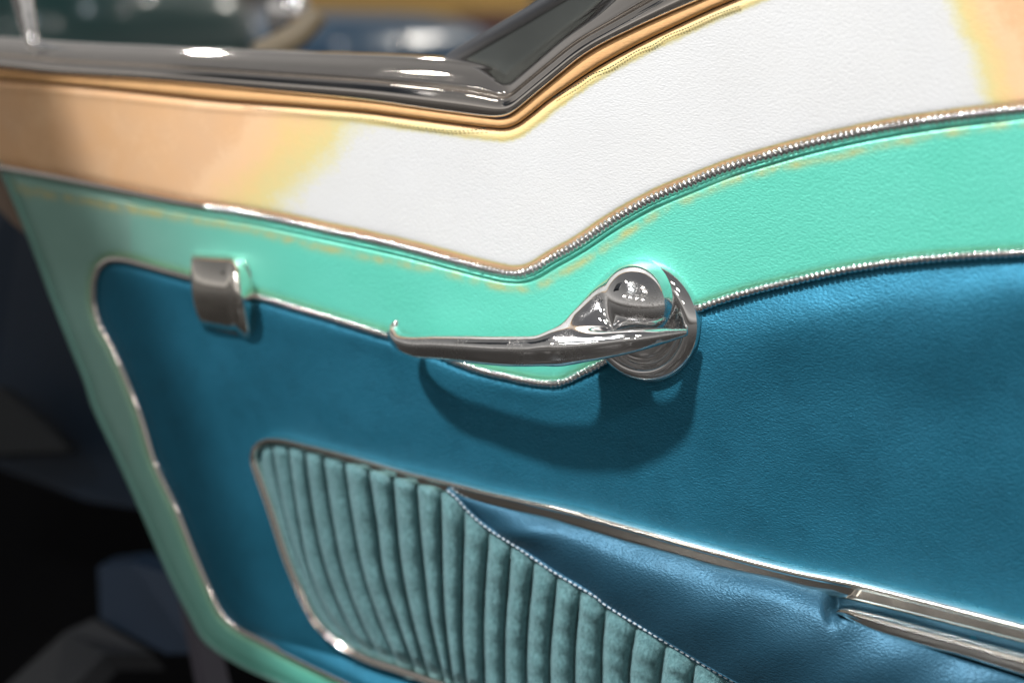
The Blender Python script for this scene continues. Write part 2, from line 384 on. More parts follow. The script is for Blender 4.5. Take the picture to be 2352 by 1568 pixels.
# --- blue main panel
xs = 217 + (2650 - 217) * (np.linspace(0, 1, 330) ** 1.5)
v = .5 - .5 * np.cos(np.pi * np.linspace(0, 1, 150))
yt = yx(ltop[ltop[:, 1] < 1e9][np.argmin(ltop[:, 0]):])(xs); yb = np.where(xs < 1240, yx(lbot)(xs), 1765); yb = np.maximum(yb, yt + .5)
X = np.repeat(xs[:, None], len(v), 1); Y = yt[:, None] * (1 - v) + yb[:, None] * v
dl = dist(X, Y, lower_full)
rr = sm(X, 1560, 1760); lam = 14 + 52 * rr
off = .0008 + .0034 * (1 - np.exp(-(dl / lam) ** (1.6 - .5 * rr)))
dtp = np.maximum(Y - yx(ltop)(X), 0)
off += rr * .0042 * np.exp(-((dtp - 110) / 150) ** 2) * (1 - np.exp(-(dl / 60) ** 2))
off += .00030 * sm(dl, 10, 60) * (np.sin(X / 83 + Y / 61) + np.sin(X / 47 - Y / 97 + 1.3) + .8 * np.sin(X / 151 - Y / 43))
low = 1490 + (X - 640) * .27                                       # the lining turns out towards the sill here
off += np.where((X < 1300), .00020 * np.clip(Y - low + 20, 0, 90) ** 1.0, 0)
solid('blue_panel', un(X, Y, off), .006, BLUE, DOOR)

# --- dark lining behind the gaps and the door's steel edge
edge_pts = spline([(-66, 250), (3, 392), (69, 548), (118, 679), (159, 782), (200, 884), (214, 931), (263, 1035), (325, 1171), (388, 1316), (441, 1420), (466, 1465), (497, 1493), (556, 1530), (646, 1572), (750, 1622), (900, 1688)], 160)
g = np.stack([un(edge_pts[:, 0] + dx, edge_pts[:, 1], o) for dx, o in ((9, .0012), (2, .0020), (-3, .0008), (-5, -.006), (-2, -.030), (60, -.034))], 1)
mesh('door_edge', g.reshape(-1, 3), gridfaces(160, 6), MINT_PAINT, DOOR)

# --- piping: smooth cord where it goes soft with distance, bead by bead where it can be counted
def arclen(p): return np.concatenate([[0], np.cumsum(np.linalg.norm(np.diff(p, axis=0), axis=1))])
bead_prof = [(-.5, .42), (-.47, .70), (-.34, .95), (0, 1.06), (.34, .95), (.47, .70), (.5, .42)]
bead_me = None
def piping(name, curve, x_from, off, r, pitch, label):
    global bead_me
    w = un(curve[:, 0], curve[:, 1], off)
    core = sweep(name, w, circ(r * .50, 10), CHROME_RAIL, DOOR, label=label)
    far = curve[:, 0] <= x_from
    fi = np.where(far)[0]
    if len(fi) > 3:
        fi = fi[fi <= fi.max()]
        sweep('cord', w[fi], circ(r * .98, 12), CHROME_RAIL, core)
    s = arclen(w); n = int(s[-1] / pitch)
    sp = (np.arange(n) + .5) * pitch
    pts = np.stack([np.interp(sp, s, w[:, k]) for k in range(3)], 1)
    px = np.interp(sp, s, curve[:, 0]); py = np.interp(sp, s, curve[:, 1])
    t, ac, o = tangent_frames(pts)
    keep = (px > x_from) & (px < 2440) & (py < 1600)
    rl = np.array(root_loc(core))
    cnt = 0
    for i in np.where(keep)[0]:
        # the handle's backplate covers the piping here
        if bead_me is None:
            vs = []
            for a, q in bead_prof:
                for k in range(10):
                    an = 2 * math.pi * k / 10; vs.append((a, q * math.cos(an), q * math.sin(an)))
            fs = gridfaces(len(bead_prof), 10, close_m=True) + [tuple(range(9, -1, -1)), tuple(60 + k for k in range(10))]
            bead_me = bpy.data.meshes.new('bead'); bead_me.from_pydata(vs, [], fs); bead_me.materials.append(CHROME)
            bead_me.polygons.foreach_set('use_smooth', [True] * len(bead_me.polygons))
        b = bpy.data.objects.new('bead', bead_me); COL.objects.link(b); b.parent = core
        R = np.eye(4); R[:3, 0] = t[i] * pitch * .97; R[:3, 1] = ac[i] * r; R[:3, 2] = o[i] * r
        jit = 1 + .05 * rng.standard_normal()
        R[:3, 1:3] *= jit
        R[:3, 3] = pts[i] - rl
        b.matrix_local = Matrix(R.tolist()); cnt += 1
    return cnt
up_c = resample(upper, 900)
n1 = piping('beaded_piping', up_c, 480, .0021, .00255, .00260, 'beaded chrome piping between the white panel and the mint band')
lo_c = resample(lower_full, 1100)
i0 = np.where((lo_c[:, 0] < 600) | (np.arange(1100) < 500))[0].max()
mask_x = lo_c.copy()
def lower_piping():
    far = lo_c[:i0 + 2]; near = lo_c[i0:]
    return piping('beaded_piping', near, 600, .0033, .00215, .00250, 'beaded chrome piping between the mint band and the blue panel'), far
n2, far = lower_piping()
sweep('smooth_piping', un(far[:, 0], far[:, 1], .0033), circ(.00215, 12), CHROME_RAIL, DOOR, label='smooth chrome piping round the front corner of the blue panel')
print('beads', n1, n2)

# --- chrome window rail with its sharp inner corner
def loft_rail(name, inner, outer, prof, mat, parent, n, ncap=True):
    I = spline(inner, n); O = outer
    g = []
    for s, o in prof:
        g.append(un(I[:, 0] * (1 - s) + O[:, 0] * s, I[:, 1] * (1 - s) + O[:, 1] * s, o))
    g = np.stack(g, 1)
    f = gridfaces(n, len(prof))
    return mesh(name, g.reshape(-1, 3), f, mat, parent)
iv = np.argmin(np.hypot(railo[:, 0] - 1160, railo[:, 1] - 274))
Oa = resample(railo[:iv + 1], 260); Ob = resample(railo[iv:], 260)
def dens(keys, n=9):
    k = np.array(keys); out = spline(k, len(k) * n); return [tuple(x) for x in out]
railprof = dens([(-.04, -.050), (-.02, -.034), (.0, -.026), (.10, -.0175), (.24, -.0080), (.38, -.0015), (.47, .0018), (.52, .0016), (.555, .0012), (.60, .0042), (.70, .0060), (.80, .0068), (.90, .0066), (.96, .0058), (.995, .0042), (1.0, .0030), (1.0, -.004)])
# both runs share the mitre so that the moulding is one skin
Ia = spline(rail_in, 260); Ib = spline(rail_in2, 260)
g = np.stack([un(np.concatenate([Ia[:, 0], Ib[1:, 0]]) * (1 - s) + np.concatenate([Oa[:, 0], Ob[1:, 0]]) * s,
                 np.concatenate([Ia[:, 1], Ib[1:, 1]]) * (1 - s) + np.concatenate([Oa[:, 1], Ob[1:, 1]]) * s, o) for s, o in railprof], 1)
# soften the corner except near the inner edge
c0 = 259
for j, (s, o) in enumerate(railprof):
    k = int(4 + 26 * max(0, (s - .12)))
    if s > .15:
        for _ in range(int(60 * s)):
            a = g[c0 - k:c0 + k + 1, j]; a2 = a.copy(); a2[1:-1] = .25 * a[:-2] + .5 * a[1:-1] + .25 * a[2:]; g[c0 - k:c0 + k + 1, j] = a2
rail = mesh('window_rail', g.reshape(-1, 3), gridfaces(g.shape[0], g.shape[1]), CHROME_RAIL, DOOR, label='polished chrome window rail with a sharp kick upward')

# --- tan binding strip under the rail, dark seam and the stitching on the hem
O = resample(railo, 420); Sm = resample(seamc, 420)
prof = [(-.10, -.002), (0., .0026), (.08, .0040), (.25, .0046), (.6, .0047), (.82, .0044), (.95, .0028), (1.02, -.0015)]
g = np.stack([un(O[:, 0] * (1 - s) + Sm[:, 0] * s, O[:, 1] * (1 - s) + Sm[:, 1] * s, o) for s, o in prof], 1)
mesh('binding_strip', g.reshape(-1, 3), gridfaces(420, len(prof)), TAN, DOOR, label='tan vinyl binding strip under the chrome rail')
sweep('seam_line', un(Sm[:, 0], Sm[:, 1] + .8, .0012), circ(.00042, 8), SEAM, DOOR)
st = spline([(560, 246), (700, 262), (850, 274), (919, 286), (980, 295), (1042, 301), (1090, 299), (1118, 294)], 60)
st2 = spline([(1272, 224), (1300, 210), (1330, 193), (1360, 172), (1400, 156), (1430, 138), (1465, 117), (1500, 104), (1530, 84), (1580, 64), (1640, 36), (1700, 14)], 70)
def stitched(curve, off, mat, r, parent, name, frac=.62, stuff=True):
    w = un(curve[:, 0], curve[:, 1], off); vs = []; fs = []
    t, ac, o = tangent_frames(w)
    for i in range(len(w) - 1):
        a, b = w[i], w[i] * (1 - frac) + w[i + 1] * frac
        k = len(vs)
        for q, h in ((a, -.6), (a * .7 + b * .3, .6), (a * .3 + b * .7, .6), (b, -.6)):
            for m in range(6):
                an = m * math.pi / 3; vs.append(q + ac[i] * r * math.cos(an) + o[i] * (r * math.sin(an) + h * r))
        fs += [tuple(k + x for x in f) for f in gridfaces(4, 6, close_m=True)] + [tuple(k + x for x in range(5, -1, -1)), tuple(k + 18 + x for x in range(6))]
    ob = mesh(name, np.array(vs), fs, mat, parent)
    if stuff: ob['kind'] = 'stuff'
    return ob
stitched(np.vstack([st]), .0046, THREAD_DK, .00022, DOOR, 'hem_stitching')
stitched(np.vstack([st2]), .0046, THREAD_DK, .00025, DOOR, 'hem_stitching')

# --- glass behind the rail
gp = [(1035, 142), (1170, 178), (1400, -12), (1560, -130), (1420, -130), (1250, 0)]
a, b = un([1020, 1168, 1600, 1415], [150, 185, -175, -130], -.034), un([1020, 1168, 1600, 1415], [150, 185, -175, -130], -.039)
GL, t, bs = newmat('smoked_glass'); bs.inputs['Base Color'].default_value = (.55, .60, .58, 1); bs.inputs['Transmission Weight'].default_value = .55
bs.inputs['Roughness'].default_value = .04; bs.inputs['IOR'].default_value = 1.45
nn = noise(t, coords(t), 30, 3); t.links.new(mix(t, nn, (.06, .068, .066), (.12, .13, .125)), bs.inputs['Base Color'])
mesh('window_glass', np.vstack([a, b]), [(0, 1, 2, 3), (7, 6, 5, 4), (0, 4, 5, 1), (1, 5, 6, 2), (2, 6, 7, 3), (3, 7, 4, 0)], GL, DOOR, smooth=False)
fr = spline([(1020, 152), (1050, 131), (1130, 84), (1240, 20), (1330, -34), (1420, -90)], 40)
sweep('glass_frame', un(fr[:, 0], fr[:, 1], -.036), circ(.0042, 14), GREY, DOOR)

# --- small chrome post on the rail, far end
po = spline([(40, -60), (52, 0), (60, 40), (72, 86), (84, 104)], 40)
w = un(po[:, 0], po[:, 1], -.016)
post = sweep('vent_post', w, circ(1, 16), CHROME, DOOR, widths=np.linspace(.0085, .0042, 40), heights=np.linspace(.0085, .0042, 40))
ft = spline([(72, 92), (84, 106), (105, 113), (140, 120), (165, 122)], 24)
sweep('post_foot', un(ft[:, 0], ft[:, 1], -.011), circ(1, 14), CHROME, post, widths=np.linspace(.0042, .0024, 24), heights=np.linspace(.0040, .0020, 24))
for k in range(5):
    q = spline([(40 + k * 2.2, -22 + k * 11), (60 + k * 1.6, -30 + k * 10.5)], 4)

# --- catch cover (chrome block on the piping at the front)
def catch_cover():
    # profile seen from above the door: vertical stations; each station is a rounded section running front->side->back to the door
    fr = lambda x, y: (x * .1757 + 413.4, y * .1757 + 551.3)
    rows = [  # (y fraction, left edge, front right edge, side back edge) measured on the block
        ((150, 165), (660, 190), (865, 250)), ((136, 260), (690, 300), (905, 370)), ((138, 480), (690, 520), (960, 600)),
        ((150, 700), (695, 760), (1000, 820)), ((190, 900), (705, 960), (1010, 1020)), ((245, 1060), (720, 1130), (990, 1230)), ((300, 1130), (740, 1215), (930, 1350))]
    rows = [[fr(*p) for p in r] for r in rows]
    R = np.array(rows)                        # 7 x 3 x 2
    n = 40
    L = spline(R[:, 0], n); Mi = spline(R[:, 1], n); B = spline(R[:, 2], n)
    u = np.linspace(0, 1, n)
    bul = .0165 * (np.clip(np.sin(np.pi * np.clip(u * .96 + .02, 0, 1)), 0, 1) ** .55)
    g = []
    for i in range(n):
        ring = []
        fo = bul[i]
        l, m_, b_ = L[i], Mi[i], B[i]
        for s, o in ((0, .0015), (.0, fo * .80), (.03, fo * .92), (.10, fo * .98), (.3, fo * 1.03), (.55, fo * 1.05), (.80, fo * 1.04), (.88, fo * 1.03), (.93, fo * 1.08), (1.0, fo * 1.14)):
            ring.append(un(l[0] * (1 - s) + m_[0] * s, l[1] * (1 - s) + m_[1] * s, o))
        for s, o in ((.08, fo * 1.15), (.18, fo * 1.13), (.30, fo * 1.07), (.42, fo * .98), (.55, fo * .85), (.68, fo * .68), (.80, fo * .48), (.91, fo * .24), (1., .0030), (1.02, .0008)):
            ring.append(un(m_[0] * (1 - s) + b_[0] * s, m_[1] * (1 - s) + b_[1] * s, o))
        g.append(ring)
    g = np.array(g); m = g.shape[1]
    f = gridfaces(n, m) + [tuple(range(m - 1, -1, -1)), tuple((n - 1) * m + j for j in range(m))]
    return mesh('catch_cover', g.reshape(-1, 3), f, CHROME_WARM, DOOR, label='curved chrome block straddling the lower piping')
catch_cover()

# --- lower insert: chrome surround, pleats, armrest
trim_pts = [(1320, 1700), (1180, 1632), (1044, 1574), (930, 1533), (855, 1508), (800, 1480), (762, 1452), (733, 1421), (703, 1364), (665, 1277), (627, 1163), (600, 1087), (589, 1050), (594, 1026), (613, 1011), (646, 1009), (703, 1022), (817, 1053), (930, 1087), (1044, 1116), (1130, 1139), (1210, 1158), (1310, 1182), (1467, 1226), (1649, 1277), (1830, 1323), (1966, 1350), (2147, 1394), (2352, 1446), (2550, 1498), (2700, 1538)]
tc_ = spline(trim_pts, 420)
w = un(tc_[:, 0], tc_[:, 1], .0052)
ip = np.arange(420)
xw = np.interp(tc_[:, 0], [590, 800, 1000, 1300, 1650, 1900, 2300], [.0016, .0030, .0036, .0052, .0056, .0054, .0050])
corner = np.argmin(np.hypot(tc_[:, 0] - 589, tc_[:, 1] - 1050))
wid = np.where(ip < corner, .0025, xw)
for _ in range(10): wid[1:-1] = .25 * wid[:-2] + .5 * wid[1:-1] + .25 * wid[2:]
# across is measured from the lower lip (-) to the upper lip (+)
tprof = [(1.0, -.9), (1.0, .05), (.965, .36), (.93, .58), (.905, .70), (.87, .80), (.82, .89), (.75, .96), (.66, 1.02), (.56, 1.05), (.46, 1.05), (.40, 1.01), (.36, .97), (.27, .955), (-.3, .93), (-.66, .88), (-.86, .78), (-.96, .5), (-1., -.1), (-1., -.9)]
hts = np.where(ip < corner - 40, .0054, np.clip(wid * 1.1, .0042, .0050))
for _ in range(400): hts[1:-1] = .25 * hts[:-2] + .5 * hts[1:-1] + .25 * hts[2:]
t_, w_, o_ = tangent_frames(w)
sgn = 1.0
ins = empty('lower_insert', w[200], None, None); ins.parent = DOOR; ins.location = Vector(w[200]) - DOOR.location
sweep('insert_trim', w, [(a * sgn, b) for a, b in tprof], CHROME_WARM, DOOR, widths=wid, heights=hts, label='chrome trim framing the pleated insert and topping the armrest')
stitch_c = spline(z7((1255, 395), (1300, 430), (1400, 540), (1500, 625), (1700, 755), (1900, 890), (2181, 1060)) + z8((0, 890), (200, 1010), (400, 1140), (600, 1260), (800, 1380), (900, 1434))[1:] + [(1800, 1632), (1900, 1690)], 300)

# pleats
G = [z7((125, 130), (140, 310), (215, 520), (312, 810), (410, 1040), (490, 1190), (570, 1270), (650, 1340)), z7((190, 120), (250, 450), (330, 760), (430, 1020), (520, 1200), (640, 1330)), z7((290, 120), (360, 600), (420, 880), (520, 1130), (700, 1400)), z7((392, 140), (450, 560), (530, 900), (640, 1180), (790, 1440)),
     z7((500, 170), (560, 560), (630, 900), (740, 1200), (880, 1480)), z7((630, 210), (690, 600), (750, 900), (850, 1200), (990, 1530)), z7((775, 250), (830, 600), (870, 900), (960, 1200), (1090, 1560)),
     z7((925, 290), (950, 600), (985, 900), (1050, 1200), (1165, 1600)), z7((1068, 330), (1095, 650), (1120, 900), (1160, 1200), (1260, 1640)), z7((1218, 376), (1222, 650), (1228, 900), (1245, 1200), (1310, 1680)),
     z7((1362, 500), (1355, 800), (1350, 1000), (1350, 1300), (1385, 1700)), z7((1512, 633), (1495, 850), (1480, 1100), (1478, 1300), (1490, 1740)), z7((1645, 720), (1625, 1000), (1610, 1200), (1605, 1400), (1615, 1760)),
     z7((1785, 812), (1750, 1150), (1738, 1350), (1738, 1500), (1745, 1780)), z7((1925, 905), (1895, 1200), (1880, 1400), (1880, 1800)), z7((2065, 990), (2035, 1300), (2028, 1500), (2030, 1820)),
     [(1393, 1386), (1384, 1480), (1384, 1690)], [(1463, 1432), (1447, 1530), (1447, 1700)], [(1531, 1473), (1517, 1560), (1512, 1710)], [(1599, 1514), (1586, 1600), (1580, 1720)], [(1668, 1556), (1655, 1630), (1650, 1730)], [(1740, 1598), (1730, 1660), (1725, 1740)]]
NL = 90
Gs = [spline(c, NL) for c in G]
velo = empty('pleated_insert', w[150], None, None); velo.parent = DOOR; velo.location = Vector(w[150]) - DOOR.location
velo['label'] = 'teal velour insert sewn into upright pleats'
bpy.data.objects.remove(ins)
for i in range(len(Gs) - 1):
    A, B = Gs[i], Gs[i + 1]; K = 15
    s = np.linspace(0, 1, K); u = np.linspace(0, 1, NL)
    Xp = A[:, None, 0] * (1 - s) + B[:, None, 0] * s; Yp = A[:, None, 1] * (1 - s) + B[:, None, 1] * s
    ds = dist(Xp, Yp, stitch_c)
    gath = sm(ds, 4, 46 if i > 7 else 20)
    sk = s ** .72; arch = np.clip(1 - np.abs(2 * sk - 1) ** 2.2, 0, 1) ** .7
    wob = 1 + .06 * np.sin(u[:, None] * 17 + i * 2.1) + .05 * np.sin(u[:, None] * 41 + i)
    hgt = .0082 if i > 4 else (.0052 if i > 1 else .0026)
    o = .0062 + hgt * arch[None, :] * (.30 + .70 * gath) * wob + (1 - gath) * .0016
    o = o - .0016 * (1 - arch[None, :] ** .8) * gath
    dtr = sm(dist(Xp, Yp, tc_[::3]), 6, 34); o = .0050 + (o - .0050) * (.25 + .75 * dtr)
    o = o + .00022 * np.sin(u[:, None] * 230 + np.sin(s[None, :] * 5 + i) * 2.) * (np.abs(s - .85) < .18)[None, :] * gath
    mesh('pleat', un(Xp, Yp, o).reshape(-1, 3), gridfaces(NL, K), VELOUR, velo)
backing = np.array([[(560, 990), (1080, 1125)], [(640, 1280), (1400, 1385)], [(760, 1460), (1700, 1570)], [(1340, 1720), (1760, 1740)]], float)

# armrest
top_c = spline([(1030, 1124), (1120, 1146), (1200, 1168), (1286, 1192), (1467, 1242), (1649, 1294), (1830, 1335), (1916, 1352), (1970, 1400)] , 150)
top_c = spline([(1030, 1122), (1120, 1144), (1200, 1165), (1286, 1189), (1467, 1239), (1649, 1290), (1830, 1331), (1905, 1348), (2100, 1397), (2352, 1459), (2640, 1530)], 320)
sc = spline([tuple(p) for p in stitch_c[6::18]] + [(2050, 1780), (2350, 1960), (2640, 2130)], 320)
un_t = np.linspace(0, 1, 60)
# pair by matching direction: each column runs from the trim down-left to the stitch line
A = resample(top_c, np.linspace(0, 1, 320) ** 1.0); B = resample(sc, np.linspace(0, 1, 320) ** 1.0)
s = np.linspace(0, 1, 60)[None, :]
Xp = A[:, None, 0] * (1 - s) + B[:, None, 0] * s; Yp = A[:, None, 1] * (1 - s) + B[:, None, 1] * s
k = np.clip(np.linspace(0, 1, 320) / .55, 0, 1)[:, None]
recess = sm(Xp, 1895, 1945)                                         # the hand-grip slot
belly = .0050 + (.0035 + .019 * k) * np.sin(np.pi * np.clip(s, 0, 1) ** .80 * .86) ** .9 
belly += .0030 * k * np.exp(-((s - .18) / .10) ** 2) * np.sin(Xp / 130.) * .35 + .0006 * np.sin(Xp / 47. + Yp / 29.) * k
belly += .0042 * np.exp(-((Xp - 1195) / 75) ** 2) * np.exp(-((Yp - 1228) / 30) ** 2)
pull = np.exp(-((Xp - 1912) / 16) ** 2) * np.exp(-((Yp - 1390) / 36) ** 2)
belly -= .006 * pull
slot_low = 1404 + (Xp - 1916) * .342
inslot = sm(Xp, 1905, 1925) * (1 - sm(Yp - slot_low, -6, 10))
belly = belly * (1 - inslot) + (.0045) * inslot
solid('armrest', un(Xp, Yp, belly), .004, LEATHER, DOOR, label='padded blue leather armrest below the chrome trim')
# edge roll and thread along the armrest seam
ed = resample(stitch_c, 300)
sweep('armrest_welt', un(ed[:, 0], ed[:, 1], .0098), circ(.0011, 10, 1.2, 1.), LEATHER, DOOR)
w = un(ed[:, 0] - 1.0, ed[:, 1] + 1.5, .0110); sl = arclen(w); pitch = .0031; n = int(sl[-1] / pitch)
stm = None
for i in range(n):
    p0 = np.array([np.interp((i + .1) * pitch, sl, w[:, k]) for k in range(3)]); p1 = np.array([np.interp((i + .75) * pitch, sl, w[:, k]) for k in range(3)])
    d = p1 - p0; L = np.linalg.norm(d); d /= L; ac = np.cross(np.array([0, -1., 0]), d); oo = np.cross(d, ac)
    if stm is None:
        vs = []
        for a, rr in ((-.5, .25), (-.42, .8), (0, 1.), (.42, .8), (.5, .25)):
            for q in range(8): vs.append((a, rr * math.cos(q * math.pi / 4), rr * math.sin(q * math.pi / 4)))
        stm = bpy.data.meshes.new('stitch'); stm.from_pydata(vs, [], gridfaces(5, 8, close_m=True) + [tuple(range(7, -1, -1)), tuple(32 + q for q in range(8))])
        stm.materials.append(THREAD); stm.polygons.foreach_set('use_smooth', [True] * len(stm.polygons))
    ob = bpy.data.objects.new('stitch', stm); COL.objects.link(ob); ob.parent = DOOR
    R = np.eye(4); R[:3, 0] = d * L; R[:3, 1] = ac * .00050; R[:3, 2] = oo * .00045
    R[:3, 3] = (p0 + p1) / 2 - np.array(DOOR.location); ob.matrix_local = Matrix(R.tolist())

# chrome pull: the slot's upper lip and its lower bar
up_t = spline(z8((1405, 925), (1425, 912), (1480, 912), (1700, 965), (2000, 1040), (2352, 1128), (2900, 1265)), 120)
up_b = spline(z8((1400, 945), (1450, 955), (1600, 990), (1800, 1034), (2000, 1080), (2352, 1172), (2900, 1310)), 120)
def strip(name, A, B, prof, mat, label=None):
    n = len(A)
    g = np.stack([un(A[:, 0] * (1 - s) + B[:, 0] * s, A[:, 1] * (1 - s) + B[:, 1] * s, o) for s, o in prof], 1)
    return mesh(name, g.reshape(-1, 3), gridfaces(n, len(prof)), mat, DOOR, True, None, label)
strip('grip_lip', up_t, up_b, dens([(-.25, .003), (0, .0075), (.3, .0074), (.6, .0070), (.82, .0068), (.92, .0078), (1., .0070), (1.04, .002)], 4), CHROME_WARM)
lo_t = spline(z8((1400, 1072), (1412, 1056), (1450, 1050), (1560, 1070), (1700, 1103), (2000, 1184), (2352, 1277), (2900, 1420)), 120)
lo_b = spline(z8((1402, 1078), (1440, 1098), (1500, 1130), (1600, 1172), (1750, 1222), (1900, 1262), (2000, 1285), (2352, 1395), (2900, 1560)), 120)
strip('grip_bar', lo_t, lo_b, dens([(-.08, .002), (0, .013), (.06, .0195), (.16, .0225), (.26, .0220), (.34, .0205), (.38, .0204), (.42, .0212), (.5, .0213), (.7, .0207), (.985, .0196), (.998, .0190), (1.004, .012)], 5), CHROME_WARM, 'lower chrome bar of the hand grip')

# --- inside handle
H = empty('inside_handle', (0, 0, 0), None, None); H.parent = DOOR
hc = un(1481, 738, .003); H.location = Vector(hc) - DOOR.location
H['label'] = 'pitted chrome inside door handle with a curved lever on a round base'
Rd = .0302
esc = [(0, .0078), (.50, .0078), (.57, .0070), (.61, .0058), (.65, .0054), (.69, .0060), (.74, .0074), (.80, .0080), (.86, .0077), (.92, .0064), (.97, .0046), (1., .0026), (1.006, .0012), (1.004, .0005)]
esc = spline(esc, 64)
vs = []
for r_, o in esc:
    for k in range(96):
        a = 2 * math.pi * k / 96; vs.append((hc[0] + Rd * r_ * math.cos(a), -(o + .0018 * (o > .001)), hc[2] + Rd * r_ * math.sin(a)))
mesh('backplate', vs, gridfaces(64, 96, close_m=True), CHROME, H)

def lever():
    def q(x, y, off, r): p = un(*z5((x, y))[0], off); return np.array([p[0], -p[1], p[2], r * .381 * .000211 * (1 - off * 1.2) * 1.16])
    C = [q(222, 492, .0190, 21), q(202, 552, .0215, 42), q(236, 606, .0255, 54), (q(330, 640, .030, 68)), q(470, 645, .033, 74), q(640, 655, .036, 80), q(860, 668, .0385, 86), q(1080, 668, .0385, 86), q(1300, 652, .0365, 82),
         q(1500, 628, .0330, 74), q(1680, 602, .0285, 60), q(1830, 578, .0200, 43), q(1965, 556, .0130, 20)]
    C = spline(C, 90)
    dome = un(*z5((1648, 392))[0], .014); dome = np.array([dome[0], .0052, dome[2]])
    pl = np.array([hc[0], 0., hc[2]])
    ta = un(*z5((1600, 415))[0], .010); ta = np.array([ta[0], -.0040, ta[2], .0222]); tb = q(1215, 618, .0340, 62); tb[3] = .0062
    def cone(p, a, b):
        r1, r2 = a[3], b[3]; ba = b[:3] - a[:3]; l2 = ba @ ba; rr = r1 - r2; a2 = l2 - rr * rr; il2 = 1 / l2
        pa = p - a[:3]; y = pa @ ba; z = y - l2; x2 = ((pa * l2 - y[..., None] * ba) ** 2).sum(-1); y2 = y * y * l2; z2 = z * z * l2; k = np.sign(rr) * rr * rr * x2
        return np.where(np.sign(z) * a2 * z2 > k, np.sqrt(x2 + z2) * il2 - r2, np.where(np.sign(y) * a2 * y2 < k, np.sqrt(x2 + y2) * il2 - r1, (np.sqrt(x2 * a2 * il2) + y * rr) * il2 - r1))
    lo = np.minimum(C[:, :3].min(0), dome - .022) - .008; hi = np.maximum(C[:, :3].max(0), dome + .024) + .010
    lo[1] = .001
    h = .00072
    n = np.ceil((hi - lo) / h).astype(int)
    def chain(p, ch, flat):
        best = np.full(p.shape[:-1], 1e9)
        for i in range(len(ch) - 1):
            a, b = ch[i, :3], ch[i + 1, :3]; ab = b - a
            t = np.clip(((p - a) @ ab) / (ab @ ab + 1e-12), 0, 1)
            r = ch[i, 3] + (ch[i + 1, 3] - ch[i, 3]) * t
            c = a + t[..., None] * ab
            d = p - c
            if flat:
                tz = ab / (np.linalg.norm(ab) + 1e-12)
                al = (d @ tz)[..., None] * tz; q = d - al; ca, sa = .954, -.30
                up = np.cross(tz, np.array([0, 1., 0])); up /= np.linalg.norm(up) + 1e-9; ou = np.cross(up, tz); c1 = q @ ou; c2 = q @ up
                qy = c1 * ca + c2 * sa; qz = -c1 * sa + c2 * ca; qx = np.sqrt((al ** 2).sum(-1))
                ro = .78 * r
                ey = np.maximum(np.abs(qy) - (.80 * r - ro), 0); ez = np.maximum(np.abs(qz) - (.98 * r - ro), 0); ex = qx * 1.4
                dd = np.sqrt(ex ** 2 + ey ** 2 + ez ** 2) - ro
            else: dd = np.sqrt((d ** 2).sum(-1)) - r
            np.minimum(best, dd, out=best)
        return best
    def smin(a, b, k):
        hh = np.clip(.5 + .5 * (b - a) / k, 0, 1); return b * (1 - hh) + a * hh - k * hh * (1 - hh)
    def sdf(p):
        d1 = chain(p, C, True)
        d2 = cone(p, ta, tb)
        e = (p - dome) / np.array([.0205, .0208, .0205]); L = np.linalg.norm(e, axis=-1); d3 = (L - 1) * .0180
        d = smin(d1, d2, .0100)
        e = (p - pl) / np.array([.0225, .0118, .0225]); L = np.linalg.norm(e, axis=-1); d4 = (L - 1) * .0150
        d = smin(d, d4, .0035)
        d = smin(d, d3, .0030)
        return d
    ax = [lo[k] + h * np.arange(n[k]) for k in range(3)]
    GX = np.stack(np.meshgrid(*ax, indexing='ij'), -1)
    D = np.empty(n)
    for i in range(n[0]): D[i] = sdf(GX[i])
    # surface nets
    sgn = D < 0
    cells = np.zeros(n - 1, bool); allc = np.ones(n - 1, bool)
    acc = np.zeros((*(n - 1), 3)); cnt = np.zeros(n - 1)
    for dx in (0, 1):
        for dy in (0, 1):
            for dz in (0, 1):
                b = sgn[dx:n[0] - 1 + dx, dy:n[1] - 1 + dy, dz:n[2] - 1 + dz]; cells |= b; allc &= b
    act = cells & ~allc
    idx = -np.ones(n - 1, int); idx[act] = np.arange(act.sum())
    ii = np.argwhere(act)
    vpos = lo + (ii + .5) * h
    for _ in range(6):
        e = 2e-5; d = sdf(vpos)
        gr = np.stack([(sdf(vpos + e * np.eye(3)[k]) - d) / e for k in range(3)], -1)
        gl = (gr ** 2).sum(-1) + 1e-6
        step = (d / gl)[:, None] * gr; m = np.linalg.norm(step, axis=1); step *= np.minimum(1, h / (m + 1e-12))[:, None]
        vpos = vpos - step
    faces = []
    for axis in range(3):
        o1, o2 = (axis + 1) % 3, (axis + 2) % 3
        sl0 = [slice(None)] * 3; sl1 = [slice(None)] * 3
        sl0[axis] = slice(0, n[axis] - 1); sl1[axis] = slice(1, n[axis])
        ch = sgn[tuple(sl0)] != sgn[tuple(sl1)]
        for c in np.argwhere(ch):
            if c[o1] == 0 or c[o2] == 0 or c[o1] >= n[o1] - 1 or c[o2] >= n[o2] - 1: continue
            quad = []
            for a, b in ((-1, -1), (0, -1), (0, 0), (-1, 0)):
                cc = c.copy(); cc[o1] += a; cc[o2] += b; quad.append(idx[tuple(cc)])
            if min(quad) < 0: continue
            if not sgn[tuple(c)]: quad = quad[::-1]
            faces.append(quad)
    wv = vpos.copy(); wv[:, 1] = -vpos[:, 1]
    faces = [f[::-1] for f in faces]
    return mesh('lever', wv, faces, CHROME_OLD, H)
lever()

